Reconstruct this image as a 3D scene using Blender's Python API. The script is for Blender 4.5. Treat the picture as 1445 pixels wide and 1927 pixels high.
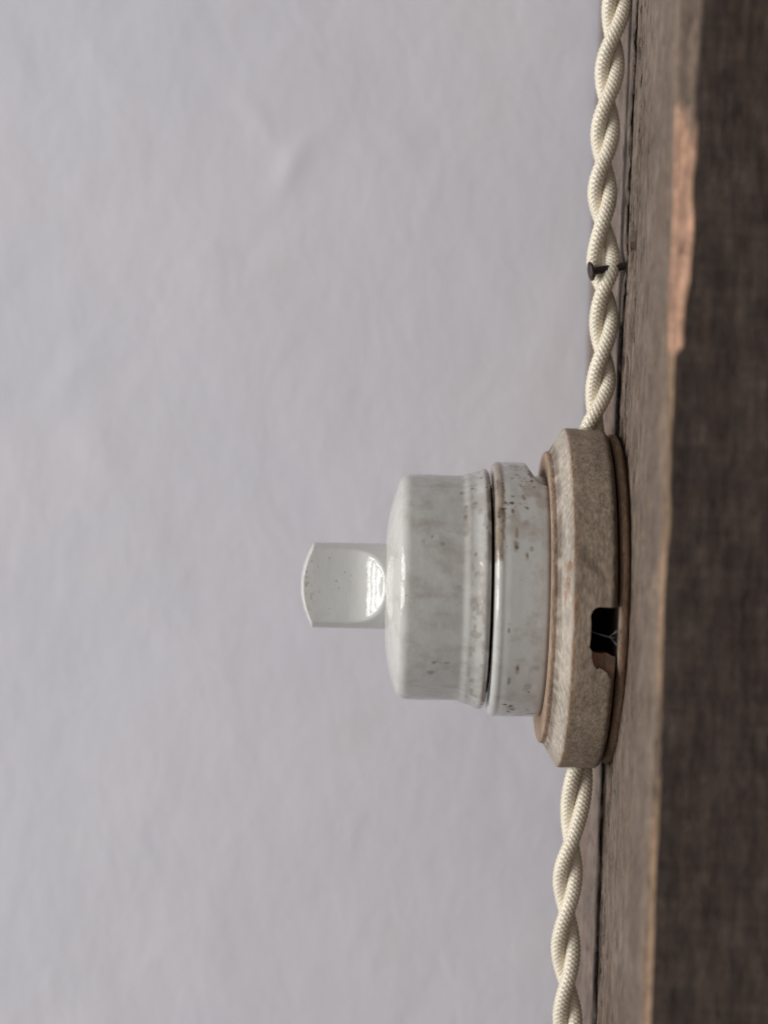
import bpy, bmesh, math
import numpy as np
from mathutils import Matrix, Vector

# ------------------------------------------------------------------ reset
for o in list(bpy.data.objects):
    bpy.data.objects.remove(o, do_unlink=True)
scene = bpy.context.scene
COL = scene.collection
S = 0.001                                    # everything below is written in millimetres

# ------------------------------------------------------------------ camera
RHO, PSI = math.atan(0.038), 0.0078          # roll and yaw
CAM = Vector((-47.0, -450.0, 13.3)) * S
f0 = Vector((math.sin(PSI), math.cos(PSI), 0)); r0 = Vector((math.cos(PSI), -math.sin(PSI), 0)); u0 = Vector((0, 0, 1))
cr = r0 * math.cos(RHO) + u0 * math.sin(RHO)
cu = u0 * math.cos(RHO) - r0 * math.sin(RHO)
cam_d = bpy.data.cameras.new('camera'); cam = bpy.data.objects.new('camera', cam_d); COL.objects.link(cam)
m = Matrix((cr, cu, -f0)).transposed().to_4x4(); m.translation = CAM
cam.matrix_world = m
cam_d.sensor_fit = 'VERTICAL'; cam_d.sensor_height = 36.0; cam_d.lens = 4500 / 1927 * 36.0
cam_d.clip_start = 0.01; cam_d.clip_end = 20
cam_d.dof.use_dof = True; cam_d.dof.focus_distance = 0.436; cam_d.dof.aperture_fstop = 9.5
scene.camera = cam

# ------------------------------------------------------------------ light
w = bpy.data.worlds.new('World'); scene.world = w; w.use_nodes = True
bg = w.node_tree.nodes['Background']
bg.inputs['Color'].default_value = (0.96, 0.965, 1.0, 1); bg.inputs['Strength'].default_value = 0.27

WIN_ANG, WIN_DIST, WIN_POW = math.radians(73), 1.5, 25.0
wd = Vector((-math.sin(WIN_ANG), -math.cos(WIN_ANG), 0.05)).normalized()
wc = wd * WIN_DIST
side = Vector((0, 0, 1)).cross(wd).normalized(); upv = wd.cross(side).normalized()
for i in range(3):                           # the panes of one window to the left
    for j in range(2):
        ld = bpy.data.lights.new('window_pane', 'AREA'); ld.shape = 'RECTANGLE'
        ld.size, ld.size_y = 0.27, 0.42
        ld.energy = WIN_POW / 6; ld.color = (1.0, 0.985, 0.96)
        lo = bpy.data.objects.new('window_pane', ld); COL.objects.link(lo)
        M = Matrix((side, upv, wd)).transposed().to_4x4()
        M.translation = wc + side * (i - 1) * 0.385 + upv * (j - .5) * 0.53
        lo.matrix_world = M

scene.view_settings.view_transform = 'Standard'; scene.view_settings.look = 'None'
scene.view_settings.exposure = 0; scene.view_settings.gamma = 1
scene.view_settings.use_curve_mapping = False
scene.render.engine = 'CYCLES'
scene.cycles.use_denoising = True
scene.cycles.max_bounces = 8

# ------------------------------------------------------------------ noise
def _h(ix, iy, iz, s):
    n = (ix.astype(np.int64) * 374761393 + iy.astype(np.int64) * 668265263 + iz.astype(np.int64) * 2147483647 + s * 1274126177) & 0xffffffff
    n = ((n ^ (n >> 13)) * 1103515245) & 0xffffffff
    n = ((n ^ (n >> 15)) * 2246822519) & 0xffffffff
    return ((n ^ (n >> 16)) & 0xffff) / 65535.0
def vn(x, y, z=0.0, s=0):
    x, y, z = np.broadcast_arrays(np.asarray(x, float), np.asarray(y, float), np.asarray(z, float))
    ix, iy, iz = np.floor(x), np.floor(y), np.floor(z)
    fx, fy, fz = x - ix, y - iy, z - iz
    fx, fy, fz = (t * t * t * (t * (t * 6 - 15) + 10) for t in (fx, fy, fz))
    r = 0
    for a in (0, 1):
        for b in (0, 1):
            for c in (0, 1):
                r = r + _h(ix + a, iy + b, iz + c, s) * (fx if a else 1 - fx) * (fy if b else 1 - fy) * (fz if c else 1 - fz)
    return r
def fbm(x, y, z=0.0, s=0, o=4):
    r, a, t = 0, 1.0, 0
    for k in range(o):
        q = 2.03 ** k
        r = r + a * vn(x * q, y * q, np.asarray(z) * q, s + k); t += a; a *= .5
    return r / t
def sst(a, b, x):
    t = np.clip((x - a) / (b - a), 0, 1); return t * t * (3 - 2 * t)
def mixc(c, d, k):
    return c * (1 - k[..., None]) + np.asarray(d, float) * k[..., None]

# ------------------------------------------------------------------ mesh helpers
def link(name, me, mat, parent=None):
    o = bpy.data.objects.new(name, me); COL.objects.link(o)
    if mat: me.materials.append(mat)
    if parent: o.parent = parent
    return o
def grid_mesh(name, P, closed_u=False, closed_v=False, col=None, extra=None, flip=False):
    """P: (nu, nv, 3) array in mm -> smooth quad mesh"""
    nu, nv = P.shape[:2]
    idx = np.arange(nu * nv).reshape(nu, nv)
    a = idx if closed_u else idx[:-1]
    b = np.roll(idx, -1, 0) if closed_u else idx[1:]
    def cols(q): return (q, np.roll(q, -1, 1)) if closed_v else (q[:, :-1], q[:, 1:])
    a0, a1 = cols(a); b0, b1 = cols(b)
    q = np.stack([a0, b0, b1, a1] if not flip else [a0, a1, b1, b0], -1).reshape(-1, 4)
    me = bpy.data.meshes.new(name)
    me.vertices.add(nu * nv); me.vertices.foreach_set('co', (P.reshape(-1, 3) * S).astype(np.float32).ravel())
    me.loops.add(q.size); me.loops.foreach_set('vertex_index', q.astype(np.int32).ravel())
    me.polygons.add(len(q)); me.polygons.foreach_set('loop_start', (np.arange(len(q)) * 4).astype(np.int32))
    me.update(calc_edges=True); me.validate()
    me.polygons.foreach_set('use_smooth', np.ones(len(me.polygons), bool))
    if col is not None: set_col(me, col)
    return me
def set_col(me, col):
    at = me.color_attributes.new('Col', 'FLOAT_COLOR', 'POINT')
    c = np.ones((len(me.vertices), 4), np.float32); c[:, :3] = col.reshape(-1, 3)
    at.data.foreach_set('color', c.ravel())
def empty(name, loc=(0, 0, 0), rot=(0, 0, 0)):
    o = bpy.data.objects.new(name, None); COL.objects.link(o)
    o.location = Vector(loc) * S; o.rotation_euler = rot; o.empty_display_size = .01
    return o
def tag(o, label, cat, group=None):
    o['label'] = label; o['category'] = cat
    if group: o['group'] = group

# ------------------------------------------------------------------ materials
class NT:
    def __init__(self, name):
        self.m = bpy.data.materials.new(name); self.m.use_nodes = True
        self.t = self.m.node_tree; self.b = self.t.nodes['Principled BSDF']
        self.tc = self.t.nodes.new('ShaderNodeTexCoord')
    def n(self, ty, **k):
        x = self.t.nodes.new(ty)
        for a, v in k.items(): setattr(x, a, v)
        return x
    def l(self, a, b): self.t.links.new(a, b)
    def coord(self, sx=1, sy=1, sz=1, rot=(0, 0, 0)):
        mp = self.n('ShaderNodeMapping'); mp.inputs['Scale'].default_value = (1000 * sx, 1000 * sy, 1000 * sz)
        mp.inputs['Rotation'].default_value = rot
        self.l(self.tc.outputs['Object'], mp.inputs[0]); return mp.outputs[0]
    def noise(self, c, scale, detail=3, rough=.55, dist=0):
        x = self.n('ShaderNodeTexNoise'); self.l(c, x.inputs['Vector'])
        x.inputs['Scale'].default_value = scale; x.inputs['Detail'].default_value = detail
        x.inputs['Roughness'].default_value = rough; x.inputs['Distortion'].default_value = dist
        return x.outputs[0]
    def ramp(self, f, a, b, va=0., vb=1.):
        x = self.n('ShaderNodeMapRange', interpolation_type='SMOOTHSTEP'); self.l(f, x.inputs[0])
        for i, v in enumerate((a, b, va, vb)): x.inputs[i + 1].default_value = v
        return x.outputs[0]
    def math(self, op, a, b=None):
        x = self.n('ShaderNodeMath', operation=op)
        for i, v in enumerate((a, b)):
            if v is None: continue
            if isinstance(v, (int, float)): x.inputs[i].default_value = v
            else: self.l(v, x.inputs[i])
        return x.outputs[0]
    def mix(self, a, b, f, mode='MIX'):
        x = self.n('ShaderNodeMix', data_type='RGBA', blend_type=mode)
        for i, v in ((0, f), (6, a), (7, b)):
            if isinstance(v, (int, float)): x.inputs[i].default_value = v
            elif isinstance(v, tuple): x.inputs[i].default_value = (*v, 1)
            else: self.l(v, x.inputs[i])
        return x.outputs[2]
    def vcol(self):
        x = self.n('ShaderNodeVertexColor'); x.layer_name = 'Col'; return x.outputs[0]
    def scale(self, c, f):                    # colour * scalar socket
        x = self.n('ShaderNodeVectorMath', operation='SCALE'); self.l(c, x.inputs[0]); self.l(f, x.inputs[3]); return x.outputs[0]
    def bump(self, h, mm, prev=None):
        x = self.n('ShaderNodeBump'); x.inputs['Strength'].default_value = 1; x.inputs['Distance'].default_value = mm * S
        self.l(h, x.inputs['Height'])
        if prev is not None: self.l(prev, x.inputs['Normal'])
        return x.outputs[0]
    def done(self, color=None, normal=None, rough=.5, **k):
        if color is not None: self.l(color, self.b.inputs['Base Color'])
        if normal is not None: self.l(normal, self.b.inputs['Normal'])
        if isinstance(rough, (int, float)): self.b.inputs['Roughness'].default_value = rough
        else: self.l(rough, self.b.inputs['Roughness'])
        for a, v in k.items(): self.b.inputs[a.replace('_', ' ')].default_value = v
        return self.m

def mat_plaster():
    t = NT('plaster'); c = t.coord()
    big = t.noise(c, .016, 4, .6); mid = t.noise(t.coord(rot=(0, .7, 0), sx=1.0, sz=.72), .085, 5, .55, .25)
    tint = t.mix((.760, .750, .812), (.792, .770, .812), t.ramp(big, .35, .65))
    tint = t.mix(tint, (.725, .705, .72), t.ramp(t.noise(c, .05, 4, .6), .58, .78, 0, .5))
    n = t.bump(mid, .30)
    n = t.bump(t.noise(t.coord(rot=(0, .9, 0), sx=1, sz=.5), .28, 4, .6), .060, n)
    n = t.bump(t.noise(c, 2.0, 3, .6), .008, n)
    return t.done(tint, n, .85, Specular_IOR_Level=.2)

def mat_wood(name, fine=1.0):
    t = NT(name); col = t.vcol()
    g1 = t.noise(t.coord(.8, .30, .16), 1.0, 5, .62)
    g2 = t.noise(t.coord(2.2, .75, .45), 1.0, 4, .65, .4)
    g3 = t.noise(t.coord(4, 1.6, 1.1), 1.0, 3, .6)
    f = t.math('MULTIPLY', t.ramp(g1, .3, .72, .74, 1.22), t.ramp(g2, .3, .7, .76, 1.20))
    f = t.math('MULTIPLY', f, t.ramp(g3, .25, .75, .84, 1.14))
    gl = t.noise(t.coord(.9, 1.1, .028), 1.0, 4, .6)
    f = t.math('MULTIPLY', f, t.ramp(gl, .3, .7, .80, 1.18))
    c = t.scale(col, f)
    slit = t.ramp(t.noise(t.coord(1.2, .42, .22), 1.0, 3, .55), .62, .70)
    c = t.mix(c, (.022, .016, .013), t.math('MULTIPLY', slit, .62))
    rust = t.ramp(t.noise(t.coord(.35, .16, .14), 1.0, 4, .6), .68, .76)
    c = t.mix(c, (.10, .048, .026), t.math('MULTIPLY', rust, .35))
    n = t.bump(g1, .5); n = t.bump(g2, .35, n); n = t.bump(g3, .10, n)
    n = t.bump(slit, -.35, n)
    return t.done(c, n, .8, Specular_IOR_Level=.25)

def mat_block():
    t = NT('turned_wood'); col = t.vcol()
    g1 = t.noise(t.coord(1.5, 1.5, .22), 1.0, 4, .6)
    g2 = t.noise(t.coord(3.2, 3.2, .75), 1.0, 3, .6, .3)
    big = t.noise(t.coord(.12, .12, .08), 1.0, 3, .6)
    f = t.math('MULTIPLY', t.ramp(g1, .3, .7, .78, 1.16), t.ramp(g2, .32, .68, .78, 1.15))
    f = t.math('MULTIPLY', f, t.ramp(big, .3, .7, .86, 1.1))
    c = t.scale(col, f)
    pit = t.ramp(t.noise(t.coord(2.2, 2.2, .5), 1.0, 2, .5), .70, .78)
    c = t.mix(c, (.05, .035, .025), t.math('MULTIPLY', pit, .6))
    n = t.bump(g1, .09); n = t.bump(g2, .06, n); n = t.bump(pit, -.12, n)
    return t.done(c, n, .82, Specular_IOR_Level=.2)

def mat_porcelain(name, dirt):
    t = NT(name); col = t.vcol(); c = t.coord()
    m1 = t.noise(c, .22, 5, .62); m2 = t.noise(c, .9, 4, .6)
    k = t.math('MULTIPLY', t.ramp(m1, .46, .68), t.ramp(m2, .35, .65, .35, 1.0))
    cc = t.mix(col, (.36, .315, .27), t.math('MULTIPLY', k, .5 * dirt))
    sp = t.ramp(t.noise(c, 1.7, 2, .5), .715, .76)
    cc = t.mix(cc, (.20, .16, .125), t.math('MULTIPLY', sp, .45 * dirt))
    pit = t.ramp(t.noise(c, 2.6, 1, .5), .80, .83)
    cc = t.mix(cc, (.05, .04, .035), t.math('MULTIPLY', pit, dirt))
    n = t.bump(t.noise(c, .35, 2, .5), .10); n = t.bump(t.noise(c, 1.3, 2, .5), .012, n)
    n = t.bump(pit, -.05, n)
    r = t.ramp(m2, .4, .75, .10, .20)
    return t.done(cc, n, r, Specular_IOR_Level=.5)

def mat_cord():
    t = NT('silk_braid'); col = t.vcol(); c = t.coord()
    f = t.ramp(t.noise(c, .5, 3, .5), .3, .7, .93, 1.05)
    n = t.bump(t.noise(c, 9, 2, .5), .015)
    return t.done(t.scale(col, f), n, .30, Specular_IOR_Level=.75, Sheen_Weight=.1)

def mat_iron():
    t = NT('dark_iron'); c = t.coord()
    k = t.noise(c, 1.6, 4, .6)
    cc = t.mix((.030, .024, .022), (.075, .050, .042), t.ramp(k, .4, .7))
    return t.done(cc, t.bump(t.noise(c, 2.5, 3, .6), .10), .5, Metallic=.45)

def mat_plain(name, c, rough):
    t = NT(name); q = t.coord(); f = t.ramp(t.noise(q, 2, 3), .3, .7, .8, 1.1)
    k = t.n('ShaderNodeRGB'); k.outputs[0].default_value = (*c, 1)
    return t.done(t.scale(k.outputs[0], f), None, rough)

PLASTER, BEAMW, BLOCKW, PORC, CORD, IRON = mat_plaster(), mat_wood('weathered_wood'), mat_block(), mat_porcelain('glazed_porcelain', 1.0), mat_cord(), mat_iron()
PORC_KNOB = mat_porcelain('clean_porcelain', .15)
WEB = mat_plain('cobweb_silk', (.13, .125, .115), .8)

# ------------------------------------------------------------------ setting: the plaster wall
WALL_Y = 67.0
xs = np.linspace(-420, 330, 376); zs = np.linspace(-420, 440, 431)
X, Z = np.meshgrid(xs, zs, indexing='ij')
d = 1.2 * fbm(X * .012, Z * .012, s=3) + .10 * fbm((X + Z * .5) * .05, (Z - X * .5) * .025, s=5, o=3)
def ridge(px, pz, ang, L, wd_, amp):          # a soft trowel ridge or hairline swelling
    u = (X - px) * math.cos(ang) + (Z - pz) * math.sin(ang); v = -(X - px) * math.sin(ang) + (Z - pz) * math.cos(ang)
    return amp * np.exp(-(u / L) ** 2 - (v / wd_) ** 2)
d += ridge(-66, 87, 1.15, 6, 1.6, .42) + ridge(-73, 97, 2.25, 9, 1.3, .26) + ridge(-59, 95, .8, 5, 1.4, 0.113)
d += ridge(-43, 94, 2.3, 4, 1.8, 0.225) + ridge(-112, 40, 1.1, 8, 3, 0.180) + ridge(-105, 24, 2.0, 7, 2.5, 0.180) + ridge(-38, 20, 2.2, 6, 2, 0.158)
me = grid_mesh('wall', np.stack([X, WALL_Y - d + 1.1, Z], -1), flip=True)
wall = link('wall', me, PLASTER); wall['kind'] = 'structure'

# ------------------------------------------------------------------ the weathered beam: two boards
zz = np.concatenate([np.linspace(-330, -112, 40)[:-1], np.arange(-112, 128, .45), np.linspace(128, 340, 40)])
SEAM = np.array([(-330, 0), (-110, -1.5), (-81, -1.0), (-70, 2.0), (-58, 1.9), (-43, 3.5), (-33, 3.7), (0, 2), (36, .5), (53, -2.1), (62, -4.2), (75, -3.6), (92, -4.9), (110, -5.7), (340, -6)])
wide = .10 + .65 * vn(zz * .12, 4, s=14)
seam = np.interp(zz, SEAM[:, 0], SEAM[:, 1]) + (vn(zz * .35, 0, s=11) - .5) * .9 + (vn(zz * 1.1, 0, s=12) - .5) * .6 + (vn(zz * 2.6, 0, s=13) - .5) * .5
GREY, BROWN, DARK, CHIP = np.array((.148, .111, .086)), np.array((.17, .115, .078)), np.array((.081, .057, .045)), np.array((.43, .25, .165))
FAR = np.array((.170, .133, .111))

def near_board():
    nz = len(zz); zc = zz[:, None]
    yf = -71.0 + (vn(zz * .05, 3, s=20) - .5) * 1.4
    # broken edge: how far the break reaches across the top (by) and down the front (bx)
    up = sst(39.6, 41.6, zz)
    by = 1.3 + 1.2 * (vn(zz * .12, 1, s=21) - .3) * (1 - up) + up * (3.6 + .8 * (fbm(zz * .2, 2, s=22) - .5))
    bx = .55 + .5 * vn(zz * .15, 1, s=23) + up * (1.3 + .7 * sst(41, 56, zz) + .35 * (fbm(zz * .5, 5, s=27) - .5) + .2 * (vn(zz * .12, 2, s=24) - .5))
    rows_y, rows_x, cols = [], [], []
    # seam wall
    for k in np.linspace(18, .6, 9):
        rows_y.append(seam - .45 + .15 * k / 18); rows_x.append(np.full(nz, k)); cols.append(np.tile(DARK * .8, (nz, 1)))
    for a in np.linspace(0, math.pi / 2, 6)[:-1]:
        rows_y.append(seam - .45 - .6 * (1 - math.cos(a))); rows_x.append(.6 * (1 - math.sin(a)) + .7 * np.clip(fbm(zz * .3, 2, s=16, o=4) - .45, 0, 1) * 2 * (1 - a / 1.6)); cols.append(np.tile(GREY * .8, (nz, 1)))
    # top face, finer towards the seam
    t = np.linspace(0, 1, 170) ** 1.35
    y0 = seam - 1.05; y1 = yf + by
    for k in t:
        y = y0 + (y1 - y0) * k
        dist = seam - y
        amp = .14 + .34 * np.exp(-(dist / 13) ** 2)
        r1 = np.abs(fbm(y * .35, zz * .10, s=31, o=4) - .5) * 2
        r2 = fbm(y * 1.1, zz * .28, s=35, o=3) - .5
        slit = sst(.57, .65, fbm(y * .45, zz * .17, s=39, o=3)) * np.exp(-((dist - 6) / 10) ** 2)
        hgt = -amp * (.55 - r1) * .9 + amp * .8 * r2 - 1.0 * slit + .5 * (fbm(y * .06, zz * .02, s=41) - .5)
        edge = sst(6, 0, y - y1)
        x = -hgt + .25 * edge
        rows_y.append(y); rows_x.append(x)
        c = np.tile(GREY, (nz, 1))
        lum = .70 + .62 * fbm(y * .11, zz * .12, s=45)
        c = c * lum[:, None]
        c = mixc(c, (.13, .088, .062), .55 * sst(.5, .75, fbm(y * .10, zz * .16, s=47)))
        c = mixc(c, (.21, .155, .115), .75 * sst(9, 1, y - y1) * (.35 + .65 * fbm(y * .3, zz * .06, s=48)))
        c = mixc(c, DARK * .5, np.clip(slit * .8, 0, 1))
        cols.append(c)
    # broken edge / worn arris
    for k in np.linspace(0, 1, 14):
        kk = k
        y = y1 + (yf - y1) * kk; x = .25 + bx * (kk ** 1.25)
        x = x + .18 * (fbm(k * 4 + zz * 0, zz * .25, s=51) - .5) * math.sin(math.pi * k) * (1 + up)
        rows_y.append(y); rows_x.append(x)
        worn = mixc(np.tile((.25, .165, .105), (nz, 1)), (.15, .105, .075), sst(.45, .7, fbm(k * .6 + zz * 0, zz * .05, s=53)))
        jag = (fbm(zz * .15, k * 7, s=55, o=3) - .5) * 9
        fresh = sst(39.3, 40.6, zz + jag * .35) * (1 - sst(77, 82, zz + jag + 6 * (k - .5)))
        old = mixc(np.tile((.17, .12, .088), (nz, 1)), DARK * 1.2, sst(.4, .6, fbm(k * 3 + zz * 0, zz * .03, s=57)) * (.3 + .7 * k))
        c = mixc(mixc(worn, old, up), CHIP, fresh * float(np.clip(k * 5 + .25, 0, 1)) * (.55 + .45 * sst(.3, .55, fbm(k * 9 + zz * .02, zz * .07, s=58, o=3))))
        cols.append(c)
    # front face
    x1 = .25 + bx
    for k in np.linspace(0, 1, 75)[1:] ** 1.2:
        x = x1 + (46 - x1) * k
        rows_x.append(x); rows_y.append(yf + .5 * (fbm(x * .12, zz * .02, s=61) - .5) * min(1, k * 8))
        c = np.tile(DARK, (nz, 1)) * ((.55 + .9 * fbm(x * .35, zz * .25, s=63)) * (.84 + .32 * vn(zz * 1.9 + x * .06, x * .05, s=64)))[:, None]
        c = mixc(c, (.11, .066, .042), .28 * sst(.62, .8, fbm(x * .2, zz * .12, s=65)))
        cols.append(c)
    rows_y.append(seam - .3); rows_x.append(np.full(nz, 46.)); cols.append(np.tile(DARK, (nz, 1)))
    Y = np.stack(rows_y, 1); Xx = np.stack(rows_x, 1)
    P = np.stack([Xx, Y, np.broadcast_to(zc, Y.shape)], -1)
    return grid_mesh('board', P, closed_v=True, col=np.stack(cols, 1), flip=True)

def far_board():
    nz = len(zz); rows_y, rows_x, cols = [], [], []
    PROUD = -.55; rag = 1.3 * np.clip(fbm(zz * .35, 7, s=15, o=3) - .4, 0, 1)
    for k in np.linspace(18, .4, 9):
        rows_y.append(seam + .75 * wide + .5 * vn(zz * .5, k, s=71)); rows_x.append(np.full(nz, PROUD + k)); cols.append(np.tile(DARK * .8, (nz, 1)))
    for a in np.linspace(0, math.pi / 2, 5)[:-1]:
        rows_y.append(seam + .2 + .8 * wide + (.3 + rag) * (1 - math.cos(a))); rows_x.append(PROUD + .75 * np.exp(-((zz - 61) / 2.2) ** 2) + (.3 + rag) * (1 - math.sin(a))); cols.append(np.tile(FAR * .9, (nz, 1)))
    for k in np.linspace(0, 1, 120) ** 1.2:
        y = (seam + .5 + rag + .8 * wide) + (64.5 - seam - .5 - rag - .8 * wide) * k
        hgt = .40 * (fbm(y * .3, zz * .10, s=73, o=3) - .5) + .22 * (fbm(y * 1.0, zz * .3, s=76) - .5) + .5 * (fbm(y * .05, zz * .02, s=79) - .5)
        dent = .75 * np.exp(-((zz - 61) / 2.2) ** 2) * np.exp(-((y + 2) / 4) ** 2)
        rows_y.append(y); rows_x.append(PROUD + dent - hgt * min(1, .25 + k * 8))
        c = np.tile(FAR, (nz, 1)) * (.72 + .56 * fbm(y * .08, zz * .10, s=81))[:, None]
        c = mixc(c, (.15, .095, .068), .5 * sst(.52, .75, fbm(y * .2, zz * .06, s=83)))
        cols.append(c)
    for a in np.linspace(0, math.pi / 2, 5)[1:]:
        rows_y.append(np.full(nz, 64.5 + 1.2 * math.sin(a))); rows_x.append(np.full(nz, PROUD + 1.2 * (1 - math.cos(a)))); cols.append(np.tile(FAR * .8, (nz, 1)))
    rows_y.append(np.full(nz, 65.7)); rows_x.append(np.full(nz, 46.)); cols.append(np.tile(DARK, (nz, 1)))
    rows_y.append(seam + .6); rows_x.append(np.full(nz, 46.)); cols.append(np.tile(DARK, (nz, 1)))
    Y = np.stack(rows_y, 1)
    P = np.stack([np.stack(rows_x, 1), Y, np.broadcast_to(zz[:, None], Y.shape)], -1)
    return grid_mesh('board', P, closed_v=True, col=np.stack(cols, 1), flip=True)

beam = empty('weathered_beam', (0, 0, -330))
tag(beam, 'old grey brown wooden beam of two boards running up the right edge', 'beam')
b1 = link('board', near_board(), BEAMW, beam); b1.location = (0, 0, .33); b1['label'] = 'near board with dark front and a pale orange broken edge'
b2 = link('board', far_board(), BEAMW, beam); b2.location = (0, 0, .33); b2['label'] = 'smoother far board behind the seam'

# ------------------------------------------------------------------ lathe along -X (h = height above the beam face)
def lathe(prof, nth, rfun=None, hfun=None):
    th = np.arange(nth) * 2 * math.pi / nth
    H = np.tile(prof[:, 0], (nth, 1)); R = np.tile(prof[:, 1], (nth, 1)); T = np.tile(th[:, None], (1, len(prof)))
    T = np.where(T > math.pi, T - 2 * math.pi, T)
    if hfun is not None: H = hfun(H, R, T)
    if rfun is not None: R = rfun(H, R, T)
    return H, R, T, np.stack([-H, -R * np.cos(T), R * np.sin(T)], -1)
def dense(pts, step):
    out = [np.array(pts[0], float)]
    for a, b in zip(pts[:-1], pts[1:]):
        a, b = np.array(a, float), np.array(b, float)
        n = max(1, int(np.linalg.norm(b - a) / step))
        for k in range(1, n + 1): out.append(a + (b - a) * k / n)
    return np.array(out)
def arc(cx, cy, r, a0, a1, n=8):              # arc in (h, r) plane, degrees
    return [(cx + r * math.cos(math.radians(a)), cy + r * math.sin(math.radians(a))) for a in np.linspace(a0, a1, n)]
def smooth(p, it=2):
    for _ in range(it): p[1:-1] = (p[:-2] + 2 * p[1:-1] + p[2:]) / 4
    return p
def blob(T, H, th, h, a, b, R, ang=0, seed=0, jag=.55):
    """ragged spot centred at (th deg, h mm): half sizes a (round the ring) and b (along the axis)"""
    u = (T - math.radians(th)) * R; v = H - h
    c, s_ = math.cos(math.radians(ang)), math.sin(math.radians(ang))
    e = np.hypot((u * c + v * s_) / a, (-u * s_ + v * c) / b)
    return sst(1.25, .45, e + jag * (fbm(u * 1.6 + seed * 7.3, v * 1.6, s=seed) - .5) * 2)

TILT = math.radians(-0.9)
# ------------------------------------------------------------------ round wooden block
ZB = -1.35
block = empty('mounting_block', (0, 0, ZB), (0, TILT, 0))
tag(block, 'round weathered wooden block with a sloping rim and dark slot behind the white switch', 'wooden block')
prof = ([(2.15, 23.0), (2.15, 30.3)] + [(2.3, 30.9)] + arc(3.3, 30.8, 1.0, 180, 90, 6)[1:] + [(6, 31.85), (9.3, 31.8)] + arc(9.7, 31.3, .45, 90, 30, 4)
        + [(12.3, 27.9), (12.45, 27.65), (12.6, 27.45)] + arc(13.05, 26.95, .4, 90, 0, 6) + [(13.48, 26.0), (13.45, 24.5), (13.4, 20), (11.0, 20), (10.5, 23.0)])
p = dense(prof, .4)
def rw(H, R, T):
    q = np.where(R > 27, .16 * (fbm(T * 5, H * .4, s=101) - .5) + .10 * (vn(T * 40, H * .9, s=105) - .5), 0)
    return R + q
H, R, T, P = lathe(p, 640, rw)
me = grid_mesh('body', P, True, True, flip=False)
body = link('body', me, BLOCKW, block)

def cutter(poly, axis, a, b, taper=1.0):
    """prism: poly is a list of (h, s) with s along z (axis 'y') or along y (axis 'z')"""
    bm = bmesh.new(); n = len(poly)
    cx = sum(q[0] for q in poly) / n; cy = sum(q[1] for q in poly) / n
    A = []; B = []
    for (h, s) in poly:
        h2, s2 = cx + (h - cx) * taper, cy + (s - cy) * taper
        if axis == 'y':
            A.append(bm.verts.new((-h * S, a * S, s * S))); B.append(bm.verts.new((-h2 * S, b * S, s2 * S)))
        else:
            A.append(bm.verts.new((-h * S, s * S, a * S))); B.append(bm.verts.new((-h2 * S, s2 * S, b * S)))
    bm.faces.new(A); bm.faces.new(B[::-1])
    for i in range(n):
        j = (i + 1) % n; bm.faces.new((A[j], A[i], B[i], B[j]))
    bmesh.ops.recalc_face_normals(bm, faces=bm.faces)
    me = bpy.data.meshes.new('c'); bm.to_mesh(me); bm.free()
    o = bpy.data.objects.new('c', me); COL.objects.link(o); return o
slot = [(0.5, -1.9), (5.6, -1.9), (6.3, -2.2), (6.75, -2.8), (6.95, -3.6), (6.8, -4.9), (6.75, -7.2), (6.9, -9.1), (6.3, -9.9), (4.6, -10.2), (3.6, -10.0), (2.6, -10.6), (0.5, -10.9)]
chip = [(0.5, -8.5), (6.9, -8.6), (6.95, -10.6), (6.5, -12.2), (5.7, -13.2), (5.0, -12.8), (4.2, -13.3), (3.2, -14.0), (2.4, -15.6), (0.5, -15.6)]
cuts = [cutter(slot, 'y', -40, -20), cutter(chip, 'y', -32.6, -28.6, .62),
        cutter([(0.5, -4.8), (6.8, -4.8), (7.8, -3.6), (8.0, 0), (7.8, 3.6), (6.8, 4.8), (0.5, 4.8)], 'z', 20, 40),
        cutter([(0.5, -4.0), (6.6, -4.0), (7.2, -3), (7.2, 3), (6.6, 4.0), (0.5, 4.0)], 'z', -40, -20)]
for c in cuts:
    md = body.modifiers.new('b', 'BOOLEAN'); md.operation = 'DIFFERENCE'; md.object = c; md.solver = 'EXACT'
bpy.context.view_layer.update()
ev = body.evaluated_get(bpy.context.evaluated_depsgraph_get())
nm = bpy.data.meshes.new_from_object(ev)
body.modifiers.clear(); body.data = nm
for c in cuts:
    cm = c.data; bpy.data.objects.remove(c); bpy.data.meshes.remove(cm)
nm.name = 'body'
nm.materials.clear(); nm.materials.append(BLOCKW)
nm.polygons.foreach_set('use_smooth', np.ones(len(nm.polygons), bool))
try: nm.set_sharp_from_angle(angle=math.radians(38))
except Exception: pass
co = np.empty(len(nm.vertices) * 3, np.float32); nm.vertices.foreach_get('co', co); co = co.reshape(-1, 3) / S
h_ = -co[:, 0]; r_ = np.hypot(co[:, 1], co[:, 2]); t_ = np.arctan2(co[:, 2], -co[:, 1])
c = np.tile((.320, .252, .188), (len(co), 1))
c = mixc(c, (.43, .385, .33), sst(9.6, 10.4, h_) * .8)                                   # scrubbed bevel
c = mixc(c, (.30, .205, .142), sst(12.45, 12.6, h_) * (.75 + .25 * fbm(t_ * 6, h_, s=120)))     # bare ledge under the porcelain
gr = sst(.85, .25, np.abs(h_ - 12.35)) * sst(.2, .6, fbm(t_ * 12, h_ * .3, s=121))
c = mixc(c, (.085, .05, .033), gr * .6)                                                         # patchy dark brown in the groove
ed = np.exp(-((h_ - 9.6) / .45) ** 2) * (r_ > 30) * sst(.35, .6, fbm(t_ * 7, h_ * .6, s=123)) * (.5 + .5 * sst(60, 20, np.degrees(t_)))
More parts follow.
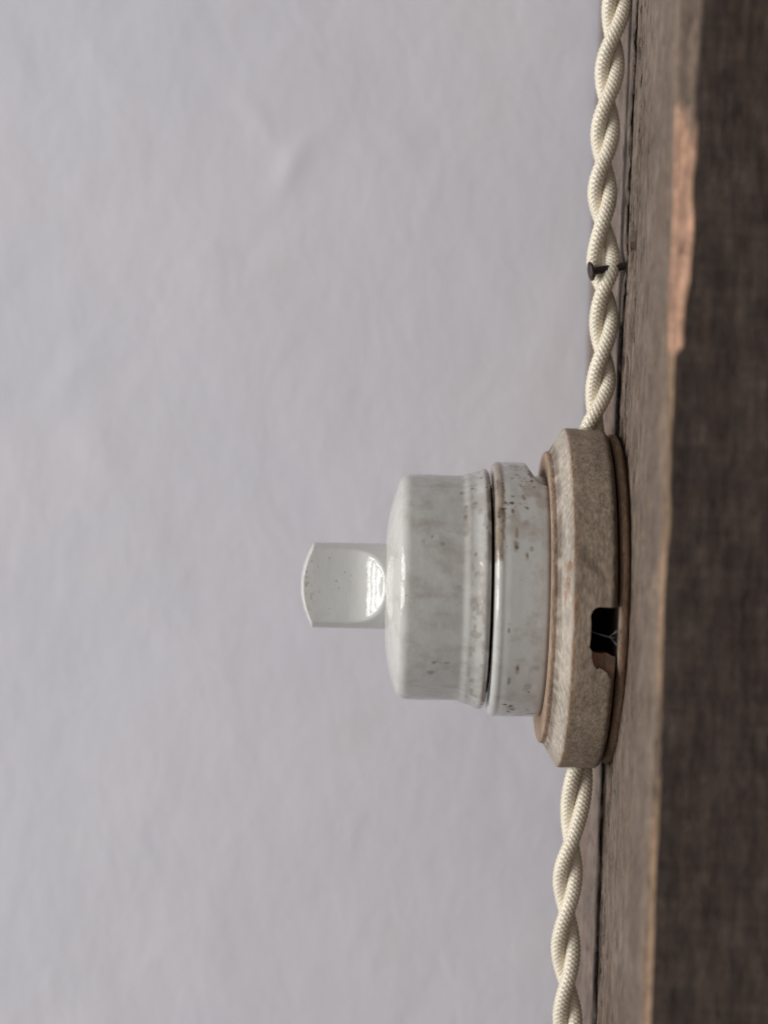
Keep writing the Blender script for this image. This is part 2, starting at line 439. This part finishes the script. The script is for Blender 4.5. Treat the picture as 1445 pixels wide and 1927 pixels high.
c = mixc(c, (.29, .165, .095), np.clip(ed, 0, 1) * .75)                                           # worn arris
sm = blob(t_, h_, 14, 7.4, 3.0, 1.4, 31.8, 30, 4) * .5 + blob(t_, h_, 9, 5.6, 2.5, 1.2, 31.8, 40, 5) * .35
c = mixc(c, (.13, .095, .07), sm)
rb = np.clip(blob(t_, h_, 12, 10.6, 1.2, .6, 30.5, 0, 8) + blob(t_, h_, 7, 10.9, 1.6, .3, 30.5, 0, 9) + blob(t_, h_, 2, 11.2, 1.5, .25, 30.5, 0, 10), 0, 1)
c = mixc(c, (.30, .16, .10), rb * .8)
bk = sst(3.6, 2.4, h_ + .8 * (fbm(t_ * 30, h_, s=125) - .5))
c = mixc(c, (.06, .05, .045), bk * .75)                                                         # ragged darker band along the back edge
cut = (r_ < 31.35) & (h_ < 8.2) & (h_ > 2.2)
c[cut] = np.array((.27, .15, .09)) * (.7 + .6 * vn(co[cut, 0] * 2, co[cut, 1] * 2, co[cut, 2] * .4, 9))[:, None]
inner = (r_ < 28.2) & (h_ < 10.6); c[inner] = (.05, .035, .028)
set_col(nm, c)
bp = dense([(-.6, 3.0), (-.6, 29.0)] + [(-.2, 29.9), (.1, 30.45), (.3, 30.8), (1.0, 30.85), (1.45, 30.7), (1.72, 30.3)] + [(1.8, 29.9), (1.8, 3.0)], .35)
H, R, T, P = lathe(bp, 420, lambda H, R, T: R + np.where(R > 29, .25 * (fbm(T * 6, H * .5, s=131) - .5) + .12 * (vn(T * 60, H * 1.5, s=135) - .5), 0))
cc = np.tile((.205, .128, .080), H.shape + (1,)) * (.75 + .5 * fbm(T * 9, H * .8, s=137))[..., None]
lt = sst(1.35, 1.7, H) * sst(4, 1, np.abs(np.degrees(T) + 11) - 9)
cc = mixc(cc, (.46, .36, .28), lt * .9)
pl = link('back_plate', grid_mesh('back_plate', P, True, True, col=cc), BLOCKW, block)

# ------------------------------------------------------------------ porcelain rotary switch
sw = empty('rotary_switch', (0, 0, 0), (0, TILT, 0))
tag(sw, 'white glazed porcelain rotary light switch with a scooped turning knob', 'light switch')
GLAZE = np.array((.550, .540, .512))
# cover
pp = ([(42.75, 7.4), (42.7, 8.6)] + [(42.5, 11.5), (42.1, 14.2), (41.45, 16.8)] + arc(38.35, 18.8, 2.4, 12, 90, 14)[4:]
      + [(36, 21.25), (29.0, 21.15), (28.5, 21.2), (28.15, 21.45), (27.8, 21.62), (27.3, 21.62), (26.4, 21.85), (25.6, 22.25)]
      + arc(24.75, 21.75, .85, 75, 205, 10) + [(23.75, 20.6), (23.9, 19.6), (40.0, 19.0), (41.0, 7.4)])
p = smooth(dense(pp, .22), 2)
def rc(H, R, T):
    o = R > 20.2
    q = .10 * (fbm(np.cos(T) * 3, np.sin(T) * 3, H * .12, 201, 3) - .5)
    td = np.degrees(T)
    q = q - .07 * sst(-58.5, -60, td + 3 * (vn(H * .3, 1, s=205) - .5)) * sst(28.6, 30, H) * (td < 0)
    fl = np.exp(-((H - 25.9) / 1.0) ** 2) * sst(-45, -62, td) * sst(-100, -85, td)
    q = q + .05 * fl * np.sin(td * 3.3 + 3 * vn(td * .3, H * .4, s=206))
    return R + np.where(o, q, q * .3)
H, R, T, P = lathe(p, 720, rc)
c = np.tile(GLAZE, H.shape + (1,))
st = .38 * sst(.45, .72, fbm(np.cos(T) * 4, np.sin(T) * 4, H * .16, 211)) * sst(40.5, 38.5, H)
c = mixc(c, (.37, .325, .28), st * 1.0)
bd = sst(1.3, .2, np.abs(H - 23.9)) * sst(.38, .58, fbm(T * 9, H * .7, s=214)) * (.35 + .65 * sst(10, 40, np.abs(np.degrees(T))))
c = mixc(c, (.15, .11, .07), np.clip(bd, 0, 1) * .85)
gv = sst(.9, .1, np.abs(H - 28.5)) * sst(.42, .66, fbm(T * 7, H * .5, s=218)) * (.3 + .7 * sst(-5, 40, np.degrees(T)))
c = mixc(c, (.27, .22, .17), np.clip(gv, 0, 1) * .6)
sm = sst(.52, .74, fbm(T * 10, H * .28, s=219, o=5)) * sst(39.5, 37, H)
c = mixc(c, (.34, .275, .235), sm * .27)
fr = sst(28.2, 26.8, H) * sst(24.0, 25.5, H) * sst(.55, .7, fbm(T * 14, H * 1.2, s=216))
c = mixc(c, (.30, .255, .215), fr * .6)
for i, (th, h, a, b, k) in enumerate([(23.7, 32.8, .5, .6, .5), (38.5, 28.6, .6, .35, .6), (45.5, 28.5, .5, .35, .6), (57, 29.2, .7, .4, .5), (-38, 33.8, .4, .5, .6),
        (-38.3, 31.5, .3, .6, .5), (-45, 34.2, .6, .7, .45), (18, 26.8, .4, .3, .6), (47, 26.8, .4, .5, .5), (57, 24.7, .5, .3, .8), (68, 25.5, .5, .3, .8),
        (59, 27.3, .3, .3, .8), (31, 24.8, .5, .3, .7), (1, 29.5, .7, 1.0, .25), (25, 36.2, .5, .4, .3), (-62, 24.3, .5, .4, .9), (-70, 24.6, .4, .3, .9)]):
    c = mixc(c, (.17, .125, .09), blob(T, H, th, h, a, b, 21.5, 0, 20 + i) * k)
c = mixc(c, (.12, .10, .09), blob(T, H, 26.8, 34.7, .7, .09, 21.2, -12, 40, .2) * .8)
link('cover', grid_mesh('cover', P, True, True, col=c), PORC, sw)
# base ring with an arched notch
pp = ([(13.35, 19.5), (13.35, 23.2), (13.5, 23.6), (13.9, 23.8)] + [(15, 23.88), (20.6, 23.95)] + arc(22.1, 22.75, 1.2, 112, 20, 9) + [(23.38, 22.2), (23.45, 21.2), (23.4, 19.5)])
p = smooth(dense(pp, .2), 1)
def hn(H, R, T):
    td = np.degrees(T)
    k = np.sqrt(np.clip(1 - ((td - 89) / 34.0) ** 2, 0, 1))
    top = 23.2; base = 13.35 + 3.6 * k
    return np.where(H < 20, base + (H - 13.35) * (20 - base) / (20 - 13.35), H)
H, R, T, P = lathe(p, 900, lambda H, R, T: R + .10 * (fbm(np.cos(T) * 3, np.sin(T) * 3, H * .12, 231, 3) - .5), hn)
td = np.degrees(T)
c = np.tile(GLAZE * 1.0, H.shape + (1,))
c = mixc(c, (.40, .365, .335), .32 * sst(.45, .7, fbm(np.cos(T) * 4, np.sin(T) * 4, H * .2, 233)) )
# glaze worn off the upper rim: bare clay
wv = H - (21.7 + .9 * (fbm(T * 8, H * 0, s=235) - .5) + .5 * (fbm(T * 35, H * .5, s=236) - .5))
rim = sst(-.12, .12, wv) * sst(12.5, 15, td)
c = mixc(c, (.26, .20, .14), np.clip(rim, 0, 1) * (.85 + .15 * vn(T * 20, H * 2, s=238)))
c = mixc(c, (.12, .08, .05), np.clip(rim, 0, 1) * sst(.55, .7, fbm(T * 25, H * 1.5, s=239)) * .7)
RED, TAN, DK = (.13, .045, .035), (.25, .20, .145), (.08, .055, .04)
for i, (th, h, a, b, k, cl) in enumerate([(54.6, 22.75, 2.3, .28, 1, (.075, .035, .035)), (66.7, 22.1, .7, .3, .9, RED), (65.2, 16.65, 1.4, .35, .9, RED), (58, 16.5, .5, .25, .9, RED),
        (42.4, 20.4, .35, .35, 1, (.16, .06, .035)), (42.7, 21.5, .35, .25, .9, RED), (38, 20.2, .4, .22, .8, RED), (36, 22.7, .6, .35, 1, (.07, .04, .04)), (38.6, 22.1, .2, .6, .9, DK),
        (27, 19.55, .9, .3, .75, TAN), (20.5, 19.75, .9, .4, .8, TAN), (20, 19.6, .4, .2, .8, DK), (16, 17.7, .6, .25, .8, TAN), (19.5, 16.9, .5, .3, .5, TAN), (39.5, 17.6, .25, .2, .6, DK),
        (54, 18.6, .5, .2, .6, TAN), (52, 18, .4, .2, .6, TAN), (74, 19.2, 1.2, .6, .55, TAN), (48, 15.5, .8, .6, .4, TAN), (32, 17.9, .5, .5, .4, TAN),
        (-34.6, 18.8, .7, .2, 1, (.09, .06, .035)), (-34.6, 18.8, 1.1, .4, .5, TAN), (-16.4, 20.7, .5, .18, .7, TAN), (-41.6, 20.2, 1.0, .28, .6, TAN), (-46, 16.8, .9, .7, .4, TAN),
        (-64, 19.2, 1.2, .7, .5, TAN), (-62, 19.4, .3, .3, .9, DK), (-66, 18.9, .4, .4, .9, DK), (-60.3, 20.5, .35, .35, .9, DK), (-69, 19.6, .5, .25, .9, DK), (-76, 17.6, .5, .9, .9, DK), (-72, 15.5, .4, .8, .85, DK),
        (-49.5, 16.4, .2, .15, .9, DK), (-34.6, 15.4, .6, .4, .3, TAN), (-74, 15.0, .3, .3, .8, DK), (-66, 16.2, .25, .25, .7, DK)]):
    c = mixc(c, cl, blob(T, H, th, h, a * 1.3, b * 1.3, 23.9, 20 if cl == DK else 0, 60 + i) * min(1, k * 1.2))
c = mixc(c, (.37, .315, .26), .55 * sst(.42, .68, fbm(T * 8, H * .35, s=243, o=5)) * sst(8, 40, td))
fl = sst(.66, .73, fbm(T * 26, H * 1.1, s=241)) * sst(28, 50, td)
c = mixc(c, (.25, .165, .12), fl * .85)
low = sst(14.6, 13.5, H - 3.6 * np.sqrt(np.clip(1 - ((td - 89) / 34.0) ** 2, 0, 1)))
c = mixc(c, (.24, .19, .15), low * .5)
link('base_ring', grid_mesh('base_ring', P, True, True, col=c), PORC, sw)
pc = smooth(dense([(12.0, 16.0), (12.0, 21.4), (22.6, 21.4), (22.6, 16.0)], .4), 1)
H, R, T, P = lathe(pc, 180)
link('core', grid_mesh('core', P, True, True, col=np.tile((.30, .26, .20), H.shape + (1,))), PORC, sw)
# knob: a domed cylinder with a scoop cut from both flat sides
RK, WK, HT, HC = 8.05, 4.3, 58.6, 56.3
def wfun(h):
    t = np.clip(49.8 - h, 0, 7.5); return WK + 8.2 - np.sqrt(67.24 - t * t) - .10 * np.sin(np.clip((h - 48.7) / 7.6, 0, 1) * math.pi)
ph = [(h, RK) for h in np.arange(41.0, HC - .2, .12)] + [(HC - .12, RK - .02), (HC - .03, RK - .09)]
ph += [(None, q) for q in np.linspace(RK - .2, .05, 46)]
th = np.arange(360) * 2 * math.pi / 360
P = np.zeros((360, len(ph), 3))
ROT = math.radians(0)
for j, (h, q) in enumerate(ph):
    wv = wfun(np.array(h if h is not None else HC))
    lim = wv / np.maximum(np.abs(np.cos(th)), 1e-4)
    pw = 30.0
    rr = (q ** -pw + lim ** -pw) ** (-1 / pw)
    hh = (HC + (HT - HC) * (1 - (rr / RK) ** 2)) if h is None else np.full(360, h)
    if h is not None and h > 55.2: hh = np.minimum(hh, HC + (HT - HC) * (1 - (rr / RK) ** 2) - (HC - h) * .999 + 0) if False else hh
    if h is None: hh = hh - .0
    P[:, j, 0] = -hh; P[:, j, 1] = -rr * np.cos(th); P[:, j, 2] = rr * np.sin(th)
# the sides reach up to the dome where the scoops thin the blade
tip = P[:, len([1 for h, q in ph if h is not None]), 0]
n0 = len([1 for h, q in ph if h is not None])
for j in range(n0):
    h = ph[j][0]
    if h > 49:
        k = (h - 49) / (ph[n0 - 1][0] - 49)
        P[:, j, 0] = -(49 + k * (-tip - .05 - 49))
th3 = np.broadcast_to(th[:, None], P.shape[:2])
c = np.tile((.575, .568, .542), P.shape[:2] + (1,))
edge = sst(55.2, 57.2, -P[..., 0])
c = mixc(c, (.62, .61, .575), edge)
dots = np.zeros(P.shape[:2])
for (hx, zx, rd) in [(53.3, 5.2, .13), (51.9, .9, .12), (51.4, -.4, .13), (55.3, 3.4, .09), (50.3, 2.6, .11), (55, -1.2, .1), (49.2, 2.0, .1), (53, -4.2, .1)]:
    dots = np.maximum(dots, sst(1.2, .6, np.hypot(-P[..., 0] - hx, P[..., 2] - zx) / rd) * (P[..., 1] < 0))
c = mixc(c, (.06, .055, .05), dots * .85)
edn = sst(.60, .72, vn(P[..., 0] * 2, P[..., 1] * 2, P[..., 2] * 2, 301)) * edge
c = mixc(c, (.36, .31, .25), edn * .6)
link('knob', grid_mesh('knob', P, True, False, col=c), PORC_KNOB, sw)

# ------------------------------------------------------------------ twisted cords
def cord_strand(path, pinch, ph0, z0, z1, spread, seed):
    z = np.arange(z0, z1, .10)
    pts = np.array(sorted(path)); pk = np.array(sorted(pinch))
    def sm(zq, a, b):                         # smooth interpolation: linear, then averaged
        zz_ = np.arange(z0 - 12, z1 + 12, .5); v = np.interp(zz_, a, b)
        k = np.hanning(19); k /= k.sum(); v = np.convolve(np.pad(v, 9, 'edge'), k, 'valid')
        return np.interp(zq, zz_, v)
    cx = sm(z, pts[:, 0], pts[:, 1]); cy = sm(z, pts[:, 0], pts[:, 2])
    phi = sm(z, pk, np.arange(len(pk)) * math.pi) + ph0
    Rh = 1.36 + spread(z)
    C = np.stack([cx + Rh * np.sin(phi), cy - Rh * np.cos(phi), z], -1)
    Tn = np.gradient(C, axis=0); ds = np.linalg.norm(Tn, axis=1); Tn /= ds[:, None]
    s = np.cumsum(ds)
    b = np.cross(Tn, (0, 1, 0)); b /= np.linalg.norm(b, axis=1)[:, None]; nrm = np.cross(b, Tn)
    NT_ = 84; th = np.arange(NT_) * 2 * math.pi / NT_
    SS, TT = np.meshgrid(s, th, indexing='ij')
    n, L = 7, .82
    wob = .10 * (vn(SS * .6, TT * .5, s=seed) - .5)
    A = TT * n / (2 * math.pi) + SS / L + wob; B = TT * n / (2 * math.pi) - SS / L - wob
    iA, iB = np.floor(A), np.floor(B); fA, fB = A - iA - .5, B - iB - .5
    par = (iA + iB) % 2 < 1
    over = np.where(par, np.cos(math.pi * fA) ** .8 * (.30 + .70 * np.cos(math.pi * fB)), np.cos(math.pi * fB) ** .8 * (.30 + .70 * np.cos(math.pi * fA)))
    yarn = vn(np.where(par, iA, iB) * 3.1 + .5, np.where(par, 1., 9.), s=seed + 3)
    fib = np.cos(2 * math.pi * 3.0 * np.where(par, fA, fB)) * .012
    rad = 1.31 + .165 * over + fib * over + .05 * (vn(SS * .15, TT * .6, s=seed + 5) - .5)
    P = C[:, None, :] + rad[..., None] * (np.cos(TT)[..., None] * b[:, None, :] + np.sin(TT)[..., None] * nrm[:, None, :])
    col = np.tile((.73, .652, .512), P.shape[:2] + (1,)) * (.96 + .08 * yarn)[..., None]
    return grid_mesh('strand', P, False, True, col=col, flip=True)
up_path = [(10, -4.9, 0), (24, -5.0, 0), (30, -5.2, 0), (34, -4.4, 0), (39.6, -3.5, 0), (51.6, -3.5, 0), (63.7, -4.1, 0), (76, -4.8, 0), (87.7, -4.6, 0), (99.8, -4.2, 0), (111, -3.3, 0), (130, -2.9, 0), (200, -2.9, 0)]
up_pinch = [10.5, 22.5, 33.5, 45.2, 57.0, 69.7, 80.9, 92.5, 104.5, 116.5, 128.3, 140, 152, 164, 176]
lo_path = [(-10, -4.6, 0), (-30, -4.7, 0), (-33.5, -4.8, 0), (-41.8, -5.6, 0), (-53.5, -6.4, 0), (-66.8, -6.3, 0), (-79.3, -5.5, 0), (-95, -4.2, 0), (-120, -3.2, 0), (-200, -3.0, 0)]
lo_pinch = [-12, -29.0, -47.3, -60.3, -73.9, -87.2, -100.5, -113.5, -127, -140, -153, -166]
def up_spread(z): return .55 * np.exp(-((z - 60.3) / 4.0) ** 2) - .25 * sst(34, 27, z)
def lo_spread(z): return .05 * np.exp(-((z + 38) / 5) ** 2)
for args in (('upper', up_path, up_pinch, 24.0, 165.0, up_spread, 'cream braided twisted cord running up the beam past the dark nail', 21),
             ('lower', lo_path, lo_pinch, -155.0, -24.0, lo_spread, 'cream braided twisted cord hanging down from below the wooden block', 23)):
    kind, path, pinch, z0, z1, sp, lab, sd = args
    root = empty('twisted_cord', (0, 0, z0))
    tag(root, lab, 'cord')
    for k in range(2):
        o = link('strand', cord_strand(path, pinch, k * math.pi, z0, z1, sp, sd * 10 + k * 3), CORD, root)
        o.location = (0, 0, -z0 * S)

# ------------------------------------------------------------------ nail
nail = empty('nail', (.6, -1.4, 61.3))
tag(nail, 'small dark iron nail driven between the cord strands into the beam', 'nail')
def tube_rings(prof, nth, seed, ell=1.0):
    th = np.arange(nth) * 2 * math.pi / nth
    H = np.tile(prof[:, 0], (nth, 1)); R = np.tile(prof[:, 1], (nth, 1)); T = np.tile(th[:, None], (1, len(prof)))
    R = R * (1 + .16 * (fbm(np.cos(T) * 1.2 + 5, np.sin(T) * 1.2 + 5, H * .8, seed, 3) - .5))
    return np.stack([-H, -R * np.cos(T), R * np.sin(T) * ell], -1)
pr = dense([(-3.5, .15), (-2.5, .68), (6.4, .76), (6.5, .76)], .2)
link('shaft', grid_mesh('shaft', tube_rings(pr, 40, 401), True, False), IRON, nail)
pr = smooth(dense([(6.2, .6), (6.5, .85), (6.95, 1.6), (7.15, 1.85), (7.35, 1.9), (7.6, 1.7), (7.75, 1.1), (7.8, .02)], .12), 1)
hd = link('head', grid_mesh('head', tube_rings(pr, 64, 405), True, False), IRON, nail)
nail.rotation_euler = (0, math.radians(-12), math.radians(6))

# ------------------------------------------------------------------ cobweb in the slot
bm = bmesh.new()
def thread(a, b, r0, r1, sag):
    a, b = Vector(a), Vector(b); prev = None
    for k in range(13):
        t = k / 12; p = a.lerp(b, t) + Vector((0, 0, -sag * math.sin(math.pi * t))); r = r0 + (r1 - r0) * t ** 3
        ring = [bm.verts.new((p + Vector((0, math.cos(q) * r, math.sin(q) * r))) * S) for q in (0, 1.047, 2.094, 3.142, 4.189, 5.236)]
        if prev:
            for i in range(6): bm.faces.new((prev[i], prev[(i + 1) % 6], ring[(i + 1) % 6], ring[i]))
        prev = ring
thread((-6.9, -30.2, -6.2), (-2.6, -30.4, -7.3), .07, .10, .08)
thread((-3.4, -30.4, -7.1), (-2.2, -30.6, -6.1), .06, .30, .0)
thread((-3.4, -30.4, -7.1), (-2.1, -30.6, -8.4), .06, .26, .0)
me = bpy.data.meshes.new('cobweb'); bm.to_mesh(me); bm.free()
web = link('cobweb', me, WEB)
tag(web, 'thin grey cobweb thread across the black slot in the block', 'cobweb')
